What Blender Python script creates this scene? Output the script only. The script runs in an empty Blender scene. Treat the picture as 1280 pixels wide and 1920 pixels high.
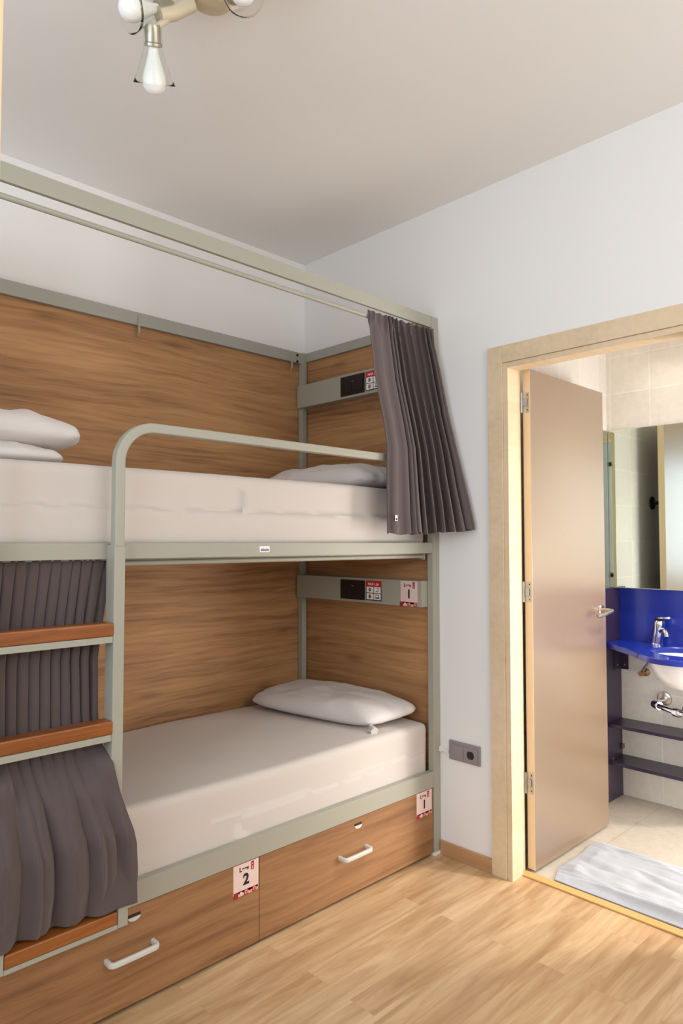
import bpy, bmesh, math, random
from mathutils import Vector, Matrix, noise
random.seed(7)
C = bpy.context.scene.collection
sc = bpy.context.scene
R = math.radians
XW, YB, YF = 2.362, 2.70, 1.825      # right wall, back wall, front plane of the bunk bed
ZC = 2.75

# ------------------------------------------------------------------ materials
def newmat(name):
    m = bpy.data.materials.new(name); m.use_nodes = True
    nt = m.node_tree; b = nt.nodes['Principled BSDF']
    return m, nt, b
def srgb(r, g, b):
    f = lambda c: (c/255/12.92) if c/255 <= .04045 else ((c/255+.055)/1.055)**2.4
    return (f(r), f(g), f(b), 1)
def N(nt, t, **kw):
    n = nt.nodes.new(t)
    for k, v in kw.items():
        if k in n.inputs: n.inputs[k].default_value = v
        else: setattr(n, k, v)
    return n
def plain(name, col, rough=.5, metal=0, bump=0, bscale=60, coat=0, sheen=0, var=0, vscale=3, **kw):
    m, nt, b = newmat(name)
    b.inputs['Base Color'].default_value = srgb(*col)
    b.inputs['Roughness'].default_value = rough
    b.inputs['Metallic'].default_value = metal
    b.inputs['Coat Weight'].default_value = coat
    b.inputs['Sheen Weight'].default_value = sheen
    tc = N(nt, 'ShaderNodeTexCoord')
    nz = N(nt, 'ShaderNodeTexNoise', Scale=bscale, Detail=6.0)
    nt.links.new(tc.outputs['Object'], nz.inputs['Vector'])
    if bump:
        bp = N(nt, 'ShaderNodeBump', Strength=bump, Distance=.002)
        nt.links.new(nz.outputs['Fac'], bp.inputs['Height'])
        nt.links.new(bp.outputs['Normal'], b.inputs['Normal'])
    if var:
        n2 = N(nt, 'ShaderNodeTexNoise', Scale=vscale, Detail=4.0)
        nt.links.new(tc.outputs['Object'], n2.inputs['Vector'])
        mx = N(nt, 'ShaderNodeMix', data_type='RGBA', blend_type='MULTIPLY')
        mx.inputs[0].default_value = var
        mx.inputs[6].default_value = srgb(*col)
        rp = N(nt, 'ShaderNodeValToRGB')
        rp.color_ramp.elements[0].position = .3; rp.color_ramp.elements[0].color = (.55,.55,.55,1)
        rp.color_ramp.elements[1].position = .7; rp.color_ramp.elements[1].color = (1,1,1,1)
        nt.links.new(n2.outputs['Fac'], rp.inputs['Fac'])
        nt.links.new(rp.outputs['Color'], mx.inputs[7])
        nt.links.new(mx.outputs[2], b.inputs['Base Color'])
    for k, v in kw.items(): b.inputs[k.replace('_', ' ')].default_value = v
    return m

def wood(name, c_lo, c_mid, c_hi, axis='X', rough=.66, scale=1.0, knots=True, coat=0.0):
    """horizontal-grain oak laminate; grain runs along `axis` (world axes)"""
    m, nt, b = newmat(name)
    tc = N(nt, 'ShaderNodeNewGeometry')
    mp = N(nt, 'ShaderNodeMapping')
    s = {'X': (1, 1, 1), 'Y': (1, 1, 1)}[axis]
    nt.links.new(tc.outputs['Position'], mp.inputs['Vector'])
    if axis == 'Y': mp.inputs['Rotation'].default_value = (0, 0, R(90))
    L = nt.links.new
    warp = N(nt, 'ShaderNodeTexNoise', Scale=1.6*scale, Detail=2.0)
    mw = N(nt, 'ShaderNodeMapping'); mw.inputs['Scale'].default_value = (.9, 1, 3.2)
    L(mp.outputs['Vector'], mw.inputs['Vector']); L(mw.outputs['Vector'], warp.inputs['Vector'])
    sub = N(nt, 'ShaderNodeVectorMath', operation='MULTIPLY_ADD')
    L(warp.outputs['Color'], sub.inputs[0]); sub.inputs[1].default_value = (.10, .06, .075); L(mp.outputs['Vector'], sub.inputs[2])
    mg = N(nt, 'ShaderNodeMapping'); mg.inputs['Scale'].default_value = (2.0*scale, 44*scale, 52*scale)
    L(sub.outputs[0], mg.inputs['Vector'])
    g = N(nt, 'ShaderNodeTexNoise', Scale=1.0, Detail=8.0, Roughness=.62, Distortion=.35)
    L(mg.outputs['Vector'], g.inputs['Vector'])
    mb = N(nt, 'ShaderNodeMapping'); mb.inputs['Scale'].default_value = (.9*scale, 6*scale, 7*scale)
    L(sub.outputs[0], mb.inputs['Vector'])
    g2 = N(nt, 'ShaderNodeTexNoise', Scale=1.0, Detail=3.0, Roughness=.5)
    L(mb.outputs['Vector'], g2.inputs['Vector'])
    mf = N(nt, 'ShaderNodeMapping'); mf.inputs['Scale'].default_value = (9*scale, 220*scale, 260*scale)
    L(sub.outputs[0], mf.inputs['Vector'])
    g3 = N(nt, 'ShaderNodeTexNoise', Scale=1.0, Detail=3.0)
    L(mf.outputs['Vector'], g3.inputs['Vector'])
    a1 = N(nt, 'ShaderNodeMath', operation='MULTIPLY_ADD'); L(g.outputs['Fac'], a1.inputs[0]); a1.inputs[1].default_value = .5
    a2 = N(nt, 'ShaderNodeMath', operation='MULTIPLY_ADD'); L(g2.outputs['Fac'], a2.inputs[0]); a2.inputs[1].default_value = .42
    a3 = N(nt, 'ShaderNodeMath', operation='MULTIPLY'); L(g3.outputs['Fac'], a3.inputs[0]); a3.inputs[1].default_value = .12
    L(a3.outputs[0], a2.inputs[2]); L(a2.outputs[0], a1.inputs[2])
    rp = N(nt, 'ShaderNodeValToRGB'); e = rp.color_ramp.elements
    e[0].position = .36; e[0].color = srgb(*c_lo); e[1].position = .68; e[1].color = srgb(*c_hi)
    x = e.new(.50); x.color = srgb(*c_mid)
    L(a1.outputs[0], rp.inputs['Fac'])
    out = rp.outputs['Color']
    if knots:
        mk = N(nt, 'ShaderNodeMapping'); mk.inputs['Scale'].default_value = (2.0*scale, 5.5*scale, 6.5*scale)
        L(sub.outputs[0], mk.inputs['Vector'])
        v = N(nt, 'ShaderNodeTexVoronoi', Scale=1.0); L(mk.outputs['Vector'], v.inputs['Vector'])
        r2 = N(nt, 'ShaderNodeValToRGB'); q = r2.color_ramp.elements
        q[0].position = .02; q[0].color = (.42, .30, .22, 1); q[1].position = .17; q[1].color = (1, 1, 1, 1)
        L(v.outputs['Distance'], r2.inputs['Fac'])
        mx = N(nt, 'ShaderNodeMix', data_type='RGBA', blend_type='MULTIPLY'); mx.inputs[0].default_value = .6
        L(out, mx.inputs[6]); L(r2.outputs['Color'], mx.inputs[7]); out = mx.outputs[2]
    L(out, b.inputs['Base Color'])
    b.inputs['Roughness'].default_value = rough
    b.inputs['Coat Weight'].default_value = coat
    bp = N(nt, 'ShaderNodeBump', Strength=.12, Distance=.0015); L(g3.outputs['Fac'], bp.inputs['Height']); L(bp.outputs['Normal'], b.inputs['Normal'])
    return m

def laminate():
    m, nt, b = newmat('laminate floor'); L = nt.links.new
    tc = N(nt, 'ShaderNodeNewGeometry')
    mp = N(nt, 'ShaderNodeMapping'); mp.inputs['Location'].default_value = (.29, .049, 0)
    L(tc.outputs['Position'], mp.inputs['Vector'])
    br = N(nt, 'ShaderNodeTexBrick'); br.offset = .37; br.offset_frequency = 2; br.squash = 1.0
    br.inputs['Scale'].default_value = 1; br.inputs['Brick Width'].default_value = .86; br.inputs['Row Height'].default_value = .0925
    br.inputs['Mortar Size'].default_value = .0006; br.inputs['Mortar Smooth'].default_value = .3; br.inputs['Bias'].default_value = 0
    br.inputs['Color1'].default_value = (0, 0, 0, 1); br.inputs['Color2'].default_value = (1, 1, 1, 1); br.inputs['Mortar'].default_value = (.1, .1, .1, 1)
    L(mp.outputs['Vector'], br.inputs['Vector'])
    # grain offset differently in every strip
    off = N(nt, 'ShaderNodeVectorMath', operation='MULTIPLY_ADD')
    L(br.outputs['Color'], off.inputs[0]); off.inputs[1].default_value = (7, 3, 5); L(mp.outputs['Vector'], off.inputs[2])
    mg = N(nt, 'ShaderNodeMapping'); mg.inputs['Scale'].default_value = (2.6, 24, 1); L(off.outputs[0], mg.inputs['Vector'])
    g = N(nt, 'ShaderNodeTexNoise', Scale=1.0, Detail=7.0, Roughness=.6, Distortion=.8); L(mg.outputs['Vector'], g.inputs['Vector'])
    rp = N(nt, 'ShaderNodeValToRGB'); e = rp.color_ramp.elements
    e[0].position = .34; e[0].color = srgb(174, 137, 98); e[1].position = .66; e[1].color = srgb(208, 178, 140)
    L(g.outputs['Fac'], rp.inputs['Fac'])
    r2 = N(nt, 'ShaderNodeValToRGB'); q = r2.color_ramp.elements
    q[0].position = 0; q[0].color = (.78, .72, .64, 1); q[1].position = 1; q[1].color = (1.0, .98, .95, 1)
    k = q.new(.5); k.color = (.90, .87, .83, 1)
    L(br.outputs['Color'], r2.inputs['Fac'])
    mx = N(nt, 'ShaderNodeMix', data_type='RGBA', blend_type='MULTIPLY'); mx.inputs[0].default_value = .8
    L(rp.outputs['Color'], mx.inputs[6]); L(r2.outputs['Color'], mx.inputs[7])
    m3 = N(nt, 'ShaderNodeMix', data_type='RGBA', blend_type='MIX'); L(br.outputs['Fac'], m3.inputs[0])
    L(mx.outputs[2], m3.inputs[6]); m3.inputs[7].default_value = srgb(176, 132, 88)
    L(m3.outputs[2], b.inputs['Base Color'])
    b.inputs['Roughness'].default_value = .33; b.inputs['Coat Weight'].default_value = .2; b.inputs['Coat Roughness'].default_value = .25
    return m

def tiles(name, base, grout, ax, size, loc, rough=.35, var=.12, msize=.003):
    m, nt, b = newmat(name); L = nt.links.new
    g = N(nt, 'ShaderNodeNewGeometry'); s = N(nt, 'ShaderNodeSeparateXYZ'); c = N(nt, 'ShaderNodeCombineXYZ')
    L(g.outputs['Position'], s.inputs[0])
    L(s.outputs[ax[0]], c.inputs['X']); L(s.outputs[ax[1]], c.inputs['Y'])
    mp = N(nt, 'ShaderNodeMapping'); mp.inputs['Location'].default_value = (loc[0], loc[1], 0); L(c.outputs[0], mp.inputs['Vector'])
    br = N(nt, 'ShaderNodeTexBrick'); br.offset = 0; br.inputs['Scale'].default_value = 1
    br.inputs['Brick Width'].default_value = size[0]; br.inputs['Row Height'].default_value = size[1]
    br.inputs['Mortar Size'].default_value = msize; br.inputs['Mortar Smooth'].default_value = .2
    br.inputs['Color1'].default_value = srgb(*base); br.inputs['Color2'].default_value = srgb(*[v*(1-var*.4) for v in base]); br.inputs['Mortar'].default_value = srgb(*grout)
    L(mp.outputs['Vector'], br.inputs['Vector'])
    nz = N(nt, 'ShaderNodeTexNoise', Scale=28.0, Detail=8.0, Roughness=.7); L(g.outputs['Position'], nz.inputs['Vector'])
    rp = N(nt, 'ShaderNodeValToRGB'); rp.color_ramp.elements[0].position = .3; rp.color_ramp.elements[0].color = (1-var*1.6,)*3+(1,)
    rp.color_ramp.elements[1].position = .7; rp.color_ramp.elements[1].color = (1, 1, 1, 1)
    L(nz.outputs['Fac'], rp.inputs['Fac'])
    mx = N(nt, 'ShaderNodeMix', data_type='RGBA', blend_type='MULTIPLY'); mx.inputs[0].default_value = .7
    L(br.outputs['Color'], mx.inputs[6]); L(rp.outputs['Color'], mx.inputs[7]); L(mx.outputs[2], b.inputs['Base Color'])
    b.inputs['Roughness'].default_value = rough
    bp = N(nt, 'ShaderNodeBump', Strength=.4, Distance=.002); bp.invert = True; L(br.outputs['Fac'], bp.inputs['Height']); L(bp.outputs['Normal'], b.inputs['Normal'])
    return m

M = {}
M['wall'] = plain('white wall paint', (230, 228, 225), .85, bump=.12, bscale=90)
M['ceiling'] = plain('ceiling paint', (236, 233, 229), .9, bump=.08, bscale=70)
M['floor'] = laminate()
M['oak'] = wood('oak laminate', (118, 80, 50), (164, 119, 76), (192, 147, 98))
M['oak_y'] = wood('oak laminate end', (118, 80, 50), (164, 119, 76), (192, 147, 98), axis='Y')
M['oak_dim'] = wood('oak laminate dimmed', (104, 69, 43), (144, 102, 65), (170, 127, 86), scale=.9)  # panel oak darkened: the drawers' dimmer light is put into the colour
M['step'] = wood('varnished beech', (106, 56, 20), (134, 74, 26), (158, 92, 34), rough=.3, scale=1.6, knots=False, coat=.3)
M['steel'] = plain('grey powder coated steel', (162, 159, 145), .45, bump=.05, bscale=500)
M['steel_dk'] = plain('grey rail lacquer', (160, 158, 148), .5)
M['sheet'] = plain('white cotton sheet', (202, 192, 184), .85, bump=.25, bscale=14, sheen=.1)
M['pillow'] = plain('white pillow cotton', (214, 207, 203), .85, bump=.3, bscale=10, sheen=.1)
M['curtain'] = plain('taupe grey curtain cloth', (82, 69, 68), .8, bump=.25, bscale=900, sheen=.25)
M['frame'] = wood('pale lacquered frame wood', (204, 180, 146), (214, 191, 158), (222, 200, 168), rough=.42, scale=.8, knots=False)
M['leaf'] = plain('door leaf veneer', (128, 105, 82), .40, var=.05, vscale=2, coat=1.0, Coat_Roughness=.26, Coat_IOR=1.9)
M['edge'] = plain('door edge band', (226, 200, 160), .45)
M['basebd'] = wood('skirting wood', (166, 126, 88), (180, 138, 98), (192, 150, 110), axis='Y', rough=.4, knots=False)
M['thresh'] = plain('golden threshold strip', (214, 172, 108), .32, metal=.15)
M['chrome'] = plain('chrome', (225, 225, 228), .1, metal=1)
M['satin'] = plain('satin nickel', (196, 186, 176), .28, metal=1)
M['zinc'] = plain('hinge metal', (176, 178, 180), .35, metal=.8)
M['plastic_g'] = plain('light grey handle plastic', (205, 203, 194), .4)
M['black'] = plain('black plastic', (22, 18, 20), .3)
M['dark'] = plain('dark slot', (35, 28, 24), .7)
M['card'] = plain('pale pink label card', (226, 200, 192), .5)
M['ink'] = plain('black print', (26, 14, 20), .6)
M['red'] = plain('red print', (160, 22, 34), .5)
M['pinkp'] = plain('pink print', (236, 178, 166), .5)
M['redhd'] = plain('bright red print', (196, 20, 34), .5)
M['white'] = plain('white print', (240, 236, 230), .5)
M['bluep'] = plain('blue print', (60, 92, 140), .5)
M['socketg'] = plain('grey socket plate', (142, 134, 136), .38, metal=.15)
M['cable'] = plain('white cable', (230, 226, 220), .5)
M['blue'] = plain('cobalt blue laminate', (22, 46, 150), .26, coat=.3)
M['navy'] = plain('dark navy laminate', (52, 40, 62), .3)
M['ceramic'] = plain('white ceramic', (240, 240, 238), .08, coat=.6)
M['rubber'] = plain('white foot cap', (225, 222, 214), .6)
M['lampmetal'] = plain('lamp metal', (176, 168, 150), .35, metal=.7)
M['lampbase'] = plain('lamp base cream', (214, 200, 172), .4, metal=.2)
M['bulb'] = plain('opal bulb glass', (244, 243, 238), .18)
M['terry'] = plain('white terry cloth', (168, 171, 178), .95, bump=.7, bscale=220, sheen=.3)
M['brass'] = plain('aged brass', (160, 120, 92), .35, metal=.8)
M['joint'] = plain('black mirror joint', (20, 20, 22), .4)
M['mirror'] = plain('silvered mirror', (214, 222, 214), .02, metal=1)
m, nt, b = newmat('clear glass'); M['glass'] = m
b.inputs['Base Color'].default_value = (.97, .98, .96, 1); b.inputs['Roughness'].default_value = .02
b.inputs['Transmission Weight'].default_value = 1; b.inputs['IOR'].default_value = 1.16
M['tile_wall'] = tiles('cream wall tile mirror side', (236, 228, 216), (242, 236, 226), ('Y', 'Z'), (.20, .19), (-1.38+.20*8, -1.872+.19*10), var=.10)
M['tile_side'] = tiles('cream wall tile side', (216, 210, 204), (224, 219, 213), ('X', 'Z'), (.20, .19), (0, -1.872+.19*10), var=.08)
M['tile_floor'] = tiles('beige floor tile', (216, 204, 186), (198, 186, 166), ('X', 'Y'), (.33, .33), (-.285, -.06), rough=.3, var=.16)

# ------------------------------------------------------------------ mesh helpers
def autosharp(bm, ang=35):
    for f in bm.faces: f.smooth = True
    for e in bm.edges:
        if len(e.link_faces) == 2:
            e.smooth = e.calc_face_angle(0) < R(ang)
        else: e.smooth = True
def wloc(o):
    v = Vector((0, 0, 0))
    while o: v += o.location; o = o.parent
    return v
def obj(name, bm, mat, parent=None, sharp=35, base=None, mods=()):
    """bm holds WORLD coordinates; origin is put at `base` (default: bottom centre)"""
    autosharp(bm, sharp)
    xs = [v.co for v in bm.verts]
    lo = Vector((min(v.x for v in xs), min(v.y for v in xs), min(v.z for v in xs)))
    hi = Vector((max(v.x for v in xs), max(v.y for v in xs), max(v.z for v in xs)))
    o0 = Vector(base) if base else Vector(((lo.x+hi.x)/2, (lo.y+hi.y)/2, lo.z))
    for v in bm.verts: v.co -= o0
    me = bpy.data.meshes.new(name); bm.to_mesh(me); bm.free()
    for mm in (mat if isinstance(mat, (list, tuple)) else [mat]): me.materials.append(M[mm] if isinstance(mm, str) else mm)
    o = bpy.data.objects.new(name, me); C.objects.link(o)
    if sharp == 35:
        wn = o.modifiers.new('weighted normal', 'WEIGHTED_NORMAL'); wn.keep_sharp = True; wn.weight = 90
    if parent: o.parent = parent; o.location = o0 - wloc(parent)
    else: o.location = o0
    return o
def tag(o, label, cat, group=None):
    o['label'] = label; o['category'] = cat
    if group: o['group'] = group
    return o
def struct(o): o['kind'] = 'structure'; return o
def thing(name, label, cat, loc, group=None):
    o = bpy.data.objects.new(name, None); C.objects.link(o); o.location = loc; o.empty_display_size = .1
    return tag(o, label, cat, group)
def bx(bm, x0, x1, y0, y1, z0, z1, bev=0, mi=0, seg=2):
    r = bmesh.ops.create_cube(bm, size=1)
    vs = r['verts']
    for v in vs:
        v.co = Vector((x0+(v.co.x+.5)*(x1-x0), y0+(v.co.y+.5)*(y1-y0), z0+(v.co.z+.5)*(z1-z0)))
    fs = set(f for v in vs for f in v.link_faces)
    for f in fs: f.material_index = mi
    if bev:
        es = list(set(e for v in vs for e in v.link_edges))
        rr = bmesh.ops.bevel(bm, geom=es, offset=bev, segments=seg, affect='EDGES', profile=.5)
        for f in rr['faces']: f.material_index = mi
    return bm
def box(*a, **k): return bx(bmesh.new(), *a, **k)
def ring_sweep(bm, path, prof, closed=False, caps=True, mi=0, up=None):
    """prof: list of (a,b) offsets; path: list of Vector; frame kept stable with `up`"""
    path = [Vector(p) for p in path]; n = len(path); rings = []
    prev = None
    for i, p in enumerate(path):
        t = (path[min(i+1, n-1)] - path[max(i-1, 0)]).normalized()
        if up is not None:
            s = t.cross(Vector(up)).normalized(); q = s.cross(t).normalized()
        else:
            if prev is None:
                a = Vector((0, 0, 1)) if abs(t.z) < .9 else Vector((1, 0, 0))
                s = t.cross(a).normalized()
            else:
                s = (prev - t*prev.dot(t)).normalized()
            q = s.cross(t).normalized(); prev = s
        # mitre scaling is ignored: corners are rounded with many points
        pr_ = prof(i/(n-1)) if callable(prof) else prof
        rings.append([bm.verts.new(p + s*a + q*b_) for a, b_ in pr_])
    k = len(rings[0])
    for i in range(n-1):
        for j in range(k):
            f = bm.faces.new((rings[i][j], rings[i][(j+1) % k], rings[i+1][(j+1) % k], rings[i+1][j])); f.material_index = mi
    if caps:
        f = bm.faces.new(list(reversed(rings[0]))); f.material_index = mi
        f = bm.faces.new(rings[-1]); f.material_index = mi
    bmesh.ops.recalc_face_normals(bm, faces=bm.faces[:])
    return bm
def circ(r, n=14): return [(r*math.cos(2*math.pi*i/n), r*math.sin(2*math.pi*i/n)) for i in range(n)]
def rrect(w, h, r, seg=4):
    out = []
    for cx, cy, a0 in ((w/2-r, h/2-r, 0), (-w/2+r, h/2-r, 90), (-w/2+r, -h/2+r, 180), (w/2-r, -h/2+r, 270)):
        for i in range(seg+1):
            a = R(a0+90*i/seg); out.append((cx+r*math.cos(a), cy+r*math.sin(a)))
    return out
def tube(path, r, n=14, **k): return ring_sweep(bmesh.new(), path, circ(r, n), **k)
def arc(c, u, v, r, a0, a1, n=8):
    c, u, v = Vector(c), Vector(u), Vector(v)
    return [c + u*r*math.cos(R(a0+(a1-a0)*i/n)) + v*r*math.sin(R(a0+(a1-a0)*i/n)) for i in range(n+1)]
def lathe(bm, prof, origin=(0, 0, 0), axis=(0, 0, 1), n=28, mi=0, capends=True):
    """prof: list of (r, h) ; revolve about axis through origin"""
    ax = Vector(axis).normalized(); a = Vector((1, 0, 0)) if abs(ax.x) < .9 else Vector((0, 1, 0))
    s = ax.cross(a).normalized(); q = ax.cross(s); O = Vector(origin); rings = []
    for r, h in prof:
        if r < 1e-6: rings.append([bm.verts.new(O+ax*h)])
        else: rings.append([bm.verts.new(O+ax*h+(s*math.cos(2*math.pi*j/n)+q*math.sin(2*math.pi*j/n))*r) for j in range(n)])
    for A, B in zip(rings[:-1], rings[1:]):
        for j in range(n):
            if len(A) == 1 and len(B) == 1: continue
            if len(A) == 1: f = bm.faces.new((A[0], B[j], B[(j+1) % n]))
            elif len(B) == 1: f = bm.faces.new((A[j], A[(j+1) % n], B[0]))
            else: f = bm.faces.new((A[j], A[(j+1) % n], B[(j+1) % n], B[j]))
            f.material_index = mi
    if capends:
        for Rg in (rings[0], rings[-1]):
            if len(Rg) > 2:
                f = bm.faces.new(Rg); f.material_index = mi
    bmesh.ops.recalc_face_normals(bm, faces=bm.faces[:])
    return bm
def prism(bm, pts, z0, z1, mi=0, bev=0):
    """pts in (x,y) extruded z0..z1"""
    A = [bm.verts.new((x, y, z0)) for x, y in pts]; B = [bm.verts.new((x, y, z1)) for x, y in pts]
    n = len(pts)
    fs = [bm.faces.new(A), bm.faces.new(B)]+[bm.faces.new((A[i], A[(i+1) % n], B[(i+1) % n], B[i])) for i in range(n)]
    for f in fs: f.material_index = mi
    bmesh.ops.recalc_face_normals(bm, faces=bm.faces[:])
    return bm
def add_text(bm, s, org, right, up, size, mi, lift=.0006, align='CENTER', bold=0, shear=0):
    """flat lettering laid on a surface; org = centre-baseline point"""
    cu = bpy.data.curves.new('t', 'FONT'); cu.body = s; cu.size = size; cu.align_x = align; cu.offset = bold; cu.shear = shear
    o = bpy.data.objects.new('t', cu); C.objects.link(o)
    dg = bpy.context.evaluated_depsgraph_get(); dg.update()
    me = bpy.data.meshes.new_from_object(o.evaluated_get(dg))
    right, up = Vector(right), Vector(up); nrm = right.cross(up); org = Vector(org)
    vs = [bm.verts.new(org+right*v.co.x+up*v.co.y+nrm*lift) for v in me.vertices]
    for p in me.polygons:
        try: f = bm.faces.new([vs[i] for i in p.vertices]); f.material_index = mi
        except ValueError: pass
    bpy.data.objects.remove(o); bpy.data.curves.remove(cu); bpy.data.meshes.remove(me)
def slab(bm, c, right, up, w, h, t, mi=0):
    """thin plate centred at c, back face on c, thickness t outwards"""
    c, r, u = Vector(c), Vector(right), Vector(up); n = r.cross(u)
    vs = [bm.verts.new(c + r*(sx*w/2) + u*(sy*h/2) + n*d) for d in (0, t) for sx, sy in ((-1, -1), (1, -1), (1, 1), (-1, 1))]
    for idx in ((3, 2, 1, 0), (4, 5, 6, 7), (0, 1, 5, 4), (1, 2, 6, 5), (2, 3, 7, 6), (3, 0, 4, 7)):
        f = bm.faces.new([vs[i] for i in idx]); f.material_index = mi
def sm(t): return t*t*(3-2*t)
def lerp(a, b, t): return a+(b-a)*t
def curve1(keys, t):
    for (a, va), (b, vb) in zip(keys[:-1], keys[1:]):
        if t <= b: return va+(vb-va)*sm((t-a)/(b-a)) if b > a else vb
    return keys[-1][1]
def pl(keys, t):
    for (a, va), (b, vb) in zip(keys[:-1], keys[1:]):
        if t <= b: return va+(vb-va)*((t-a)/(b-a))
    return keys[-1][1]

# ------------------------------------------------------------------ setting
X0, Y0 = -1.5, -1.05                      # left wall, near wall
def quads(bm, rects, mk):                # rectangles -> slabs
    for r in rects: mk(bm, *r)
bm = bmesh.new(); bx(bm, X0-.1, 2.43, Y0-.1, YB+.1, -.06, 0)
struct(obj('floor', bm, 'floor'))
bm = bmesh.new(); bx(bm, X0-.1, XW+.01, Y0-.1, YB+.1, ZC, ZC+.1)
struct(obj('ceiling', bm, 'ceiling'))
struct(obj('wall_back', box(X0-.1, XW+.1, YB, YB+.1, 0, ZC), 'wall'))
# right wall with the bathroom doorway (y .76-1.49, z 0-1.99)
DY0, DY1, DZ = .765, 1.490, 1.993
bm = bmesh.new()
bx(bm, XW, 2.455, DY1+.02, YB, 0, ZC); bx(bm, XW, 2.455, Y0, DY0-.02, 0, ZC); bx(bm, XW, 2.455, DY0-.02, DY1+.02, DZ+.02, ZC)
struct(obj('wall_right', bm, 'wall'))
# left wall with a wide window, near wall
WY0, WY1, WZ0, WZ1 = -.7, 2.2, .85, 2.3
bm = bmesh.new()
bx(bm, X0-.1, X0, Y0, WY0, 0, ZC); bx(bm, X0-.1, X0, WY1, YB, 0, ZC)
bx(bm, X0-.1, X0, WY0, WY1, 0, WZ0); bx(bm, X0-.1, X0, WY0, WY1, WZ1, ZC)
struct(obj('wall_left', bm, 'wall'))
NX0, NX1, NZ0, NZ1 = .2, 2.28, 1.5, 2.6
bm = bmesh.new()
bx(bm, X0-.1, NX0, Y0-.1, Y0, 0, ZC); bx(bm, NX1, XW+.1, Y0-.1, Y0, 0, ZC); bx(bm, NX0, NX1, Y0-.1, Y0, 0, NZ0); bx(bm, NX0, NX1, Y0-.1, Y0, NZ1, ZC)
struct(obj('wall_near', bm, 'wall'))
bm = bmesh.new()
for x in (NX0, 1.60, NX1-.06): bx(bm, x, x+.06, Y0-.08, Y0-.02, NZ0, NZ1, .005)
for z in (NZ0, NZ1-.06): bx(bm, NX0, NX1, Y0-.08, Y0-.02, z, z+.06, .005)
struct(obj('window_2', bm, 'white'))
bm = bmesh.new()
bx(bm, X0-.08, X0-.02, WY0, WY0+.06, WZ0, WZ1, .005); bx(bm, X0-.08, X0-.02, WY1-.06, WY1, WZ0, WZ1, .005)
bx(bm, X0-.08, X0-.02, WY0, WY1, WZ0, WZ0+.06, .005); bx(bm, X0-.08, X0-.02, WY0, WY1, WZ1-.06, WZ1, .005)
bx(bm, X0-.08, X0-.02, .72, .78, WZ0, WZ1, .005)
struct(obj('window_1', bm, 'white'))
# skirting board between bed and casing
struct(obj('baseboard_right', box(XW-.012, XW, 1.567, 1.822, 0, .056, .002), 'basebd'))
# door casing + jambs
bm = bmesh.new()
CW0, CW1 = 1.567, 1.500
bx(bm, XW-.014, XW+.001, CW1, CW0, 0, 2.076, .002)                       # left architrave
bx(bm, XW-.014, XW+.001, DY0-.077, DY0-.010, 0, 2.076, .002)
bx(bm, XW-.014, XW+.001, DY0-.010, CW1, 2.006, 2.076, .002)              # head architrave
bx(bm, XW-.008, 2.43, 1.478, 1.4995, 0, 2.0055, .0015)                    # jamb lining
bx(bm, XW-.008, 2.43, DY0-.0095, DY0+.012, 0, 2.0055, .0015)
bx(bm, XW-.008, 2.43, DY0+.012, 1.478, 1.984, 2.0055, .0015)
bx(bm, 2.425, 2.468, 1.491, 1.512, 0, 2.02, .001)                         # rebate that takes the leaf
bx(bm, 2.425, 2.468, DY0-.022, DY0-.001, 0, 2.02, .001)
bx(bm, 2.425, 2.468, DY0-.001, 1.491, 1.999, 2.02, .001)
struct(obj('trim_1', bm, 'frame'))
bm = bmesh.new(); bx(bm, 2.425, 2.466, DY0-.001, 1.49, 0, .007, .0025)
struct(obj('trim_2', bm, 'thresh'))
# tall cream post that closes the view at far left
struct(obj('trim_3', box(.19, .270, .85, .90, 0, ZC, .004), 'edge'))

# bathroom shell
XM, YS, ZB = 3.567, 1.602, 2.40
struct(obj('floor_bathroom', box(2.43, XM+.1, -.3, YS+.1, -.05, -.001), 'tile_floor'))
struct(obj('ceiling_bathroom', box(2.455, XM+.1, -.3, YS+.1, ZB, ZB+.05), 'wall'))
struct(obj('wall_bathroom_far', box(XM, XM+.1, -.3, YS+.1, 0, ZB), 'tile_wall'))
struct(obj('wall_bathroom_upper', box(3.492, XM-.0001, -.2, YS, 1.0645, ZB), 'tile_wall'))
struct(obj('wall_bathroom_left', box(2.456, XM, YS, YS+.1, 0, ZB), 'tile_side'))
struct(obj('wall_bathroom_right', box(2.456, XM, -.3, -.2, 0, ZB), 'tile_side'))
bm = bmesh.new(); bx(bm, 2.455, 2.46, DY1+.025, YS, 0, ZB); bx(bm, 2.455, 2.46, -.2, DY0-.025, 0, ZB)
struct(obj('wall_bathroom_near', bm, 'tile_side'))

# door leaf
dl = bmesh.new(); LX0, LX1, LY0, LY1 = 2.478, 3.122, 1.452, 1.486
bx(dl, LX0, LX1, LY0, LY1, .010, 1.996, .0012)
for f in dl.faces:
    if abs(f.normal.x) > .9: f.material_index = 1
leaf = struct(obj('door_1', dl, ['leaf', 'edge']))
def hinge(z):
    bm = bmesh.new()
    slab(bm, (LX0-.0001, 1.4645, z), (0, -1, 0), (0, 0, 1), .013, .082, .0016)     # plate on the leaf edge
    lathe(bm, [(0, -.041), (.0056, -.041), (.0056, .041), (0, .041)], (LX0-.008, 1.4875, z), n=12)
    slab(bm, (LX0-.004, 1.4755, z), (0, -1, 0), (0, 0, 1), .022, .030, .0015)
    for dz in (-.03, .03): lathe(bm, [(0, 0), (.0028, 0), (.002, .0012), (0, .0012)], (LX0-.0018, 1.4645, z+dz), (-1, 0, 0), n=8, mi=1)
    return obj('hinge', bm, ['zinc', 'dark'], leaf)
for z in (1.862, 1.098, .345): hinge(z)
bm = bmesh.new()
hx, hz = 3.072, .987
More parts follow.
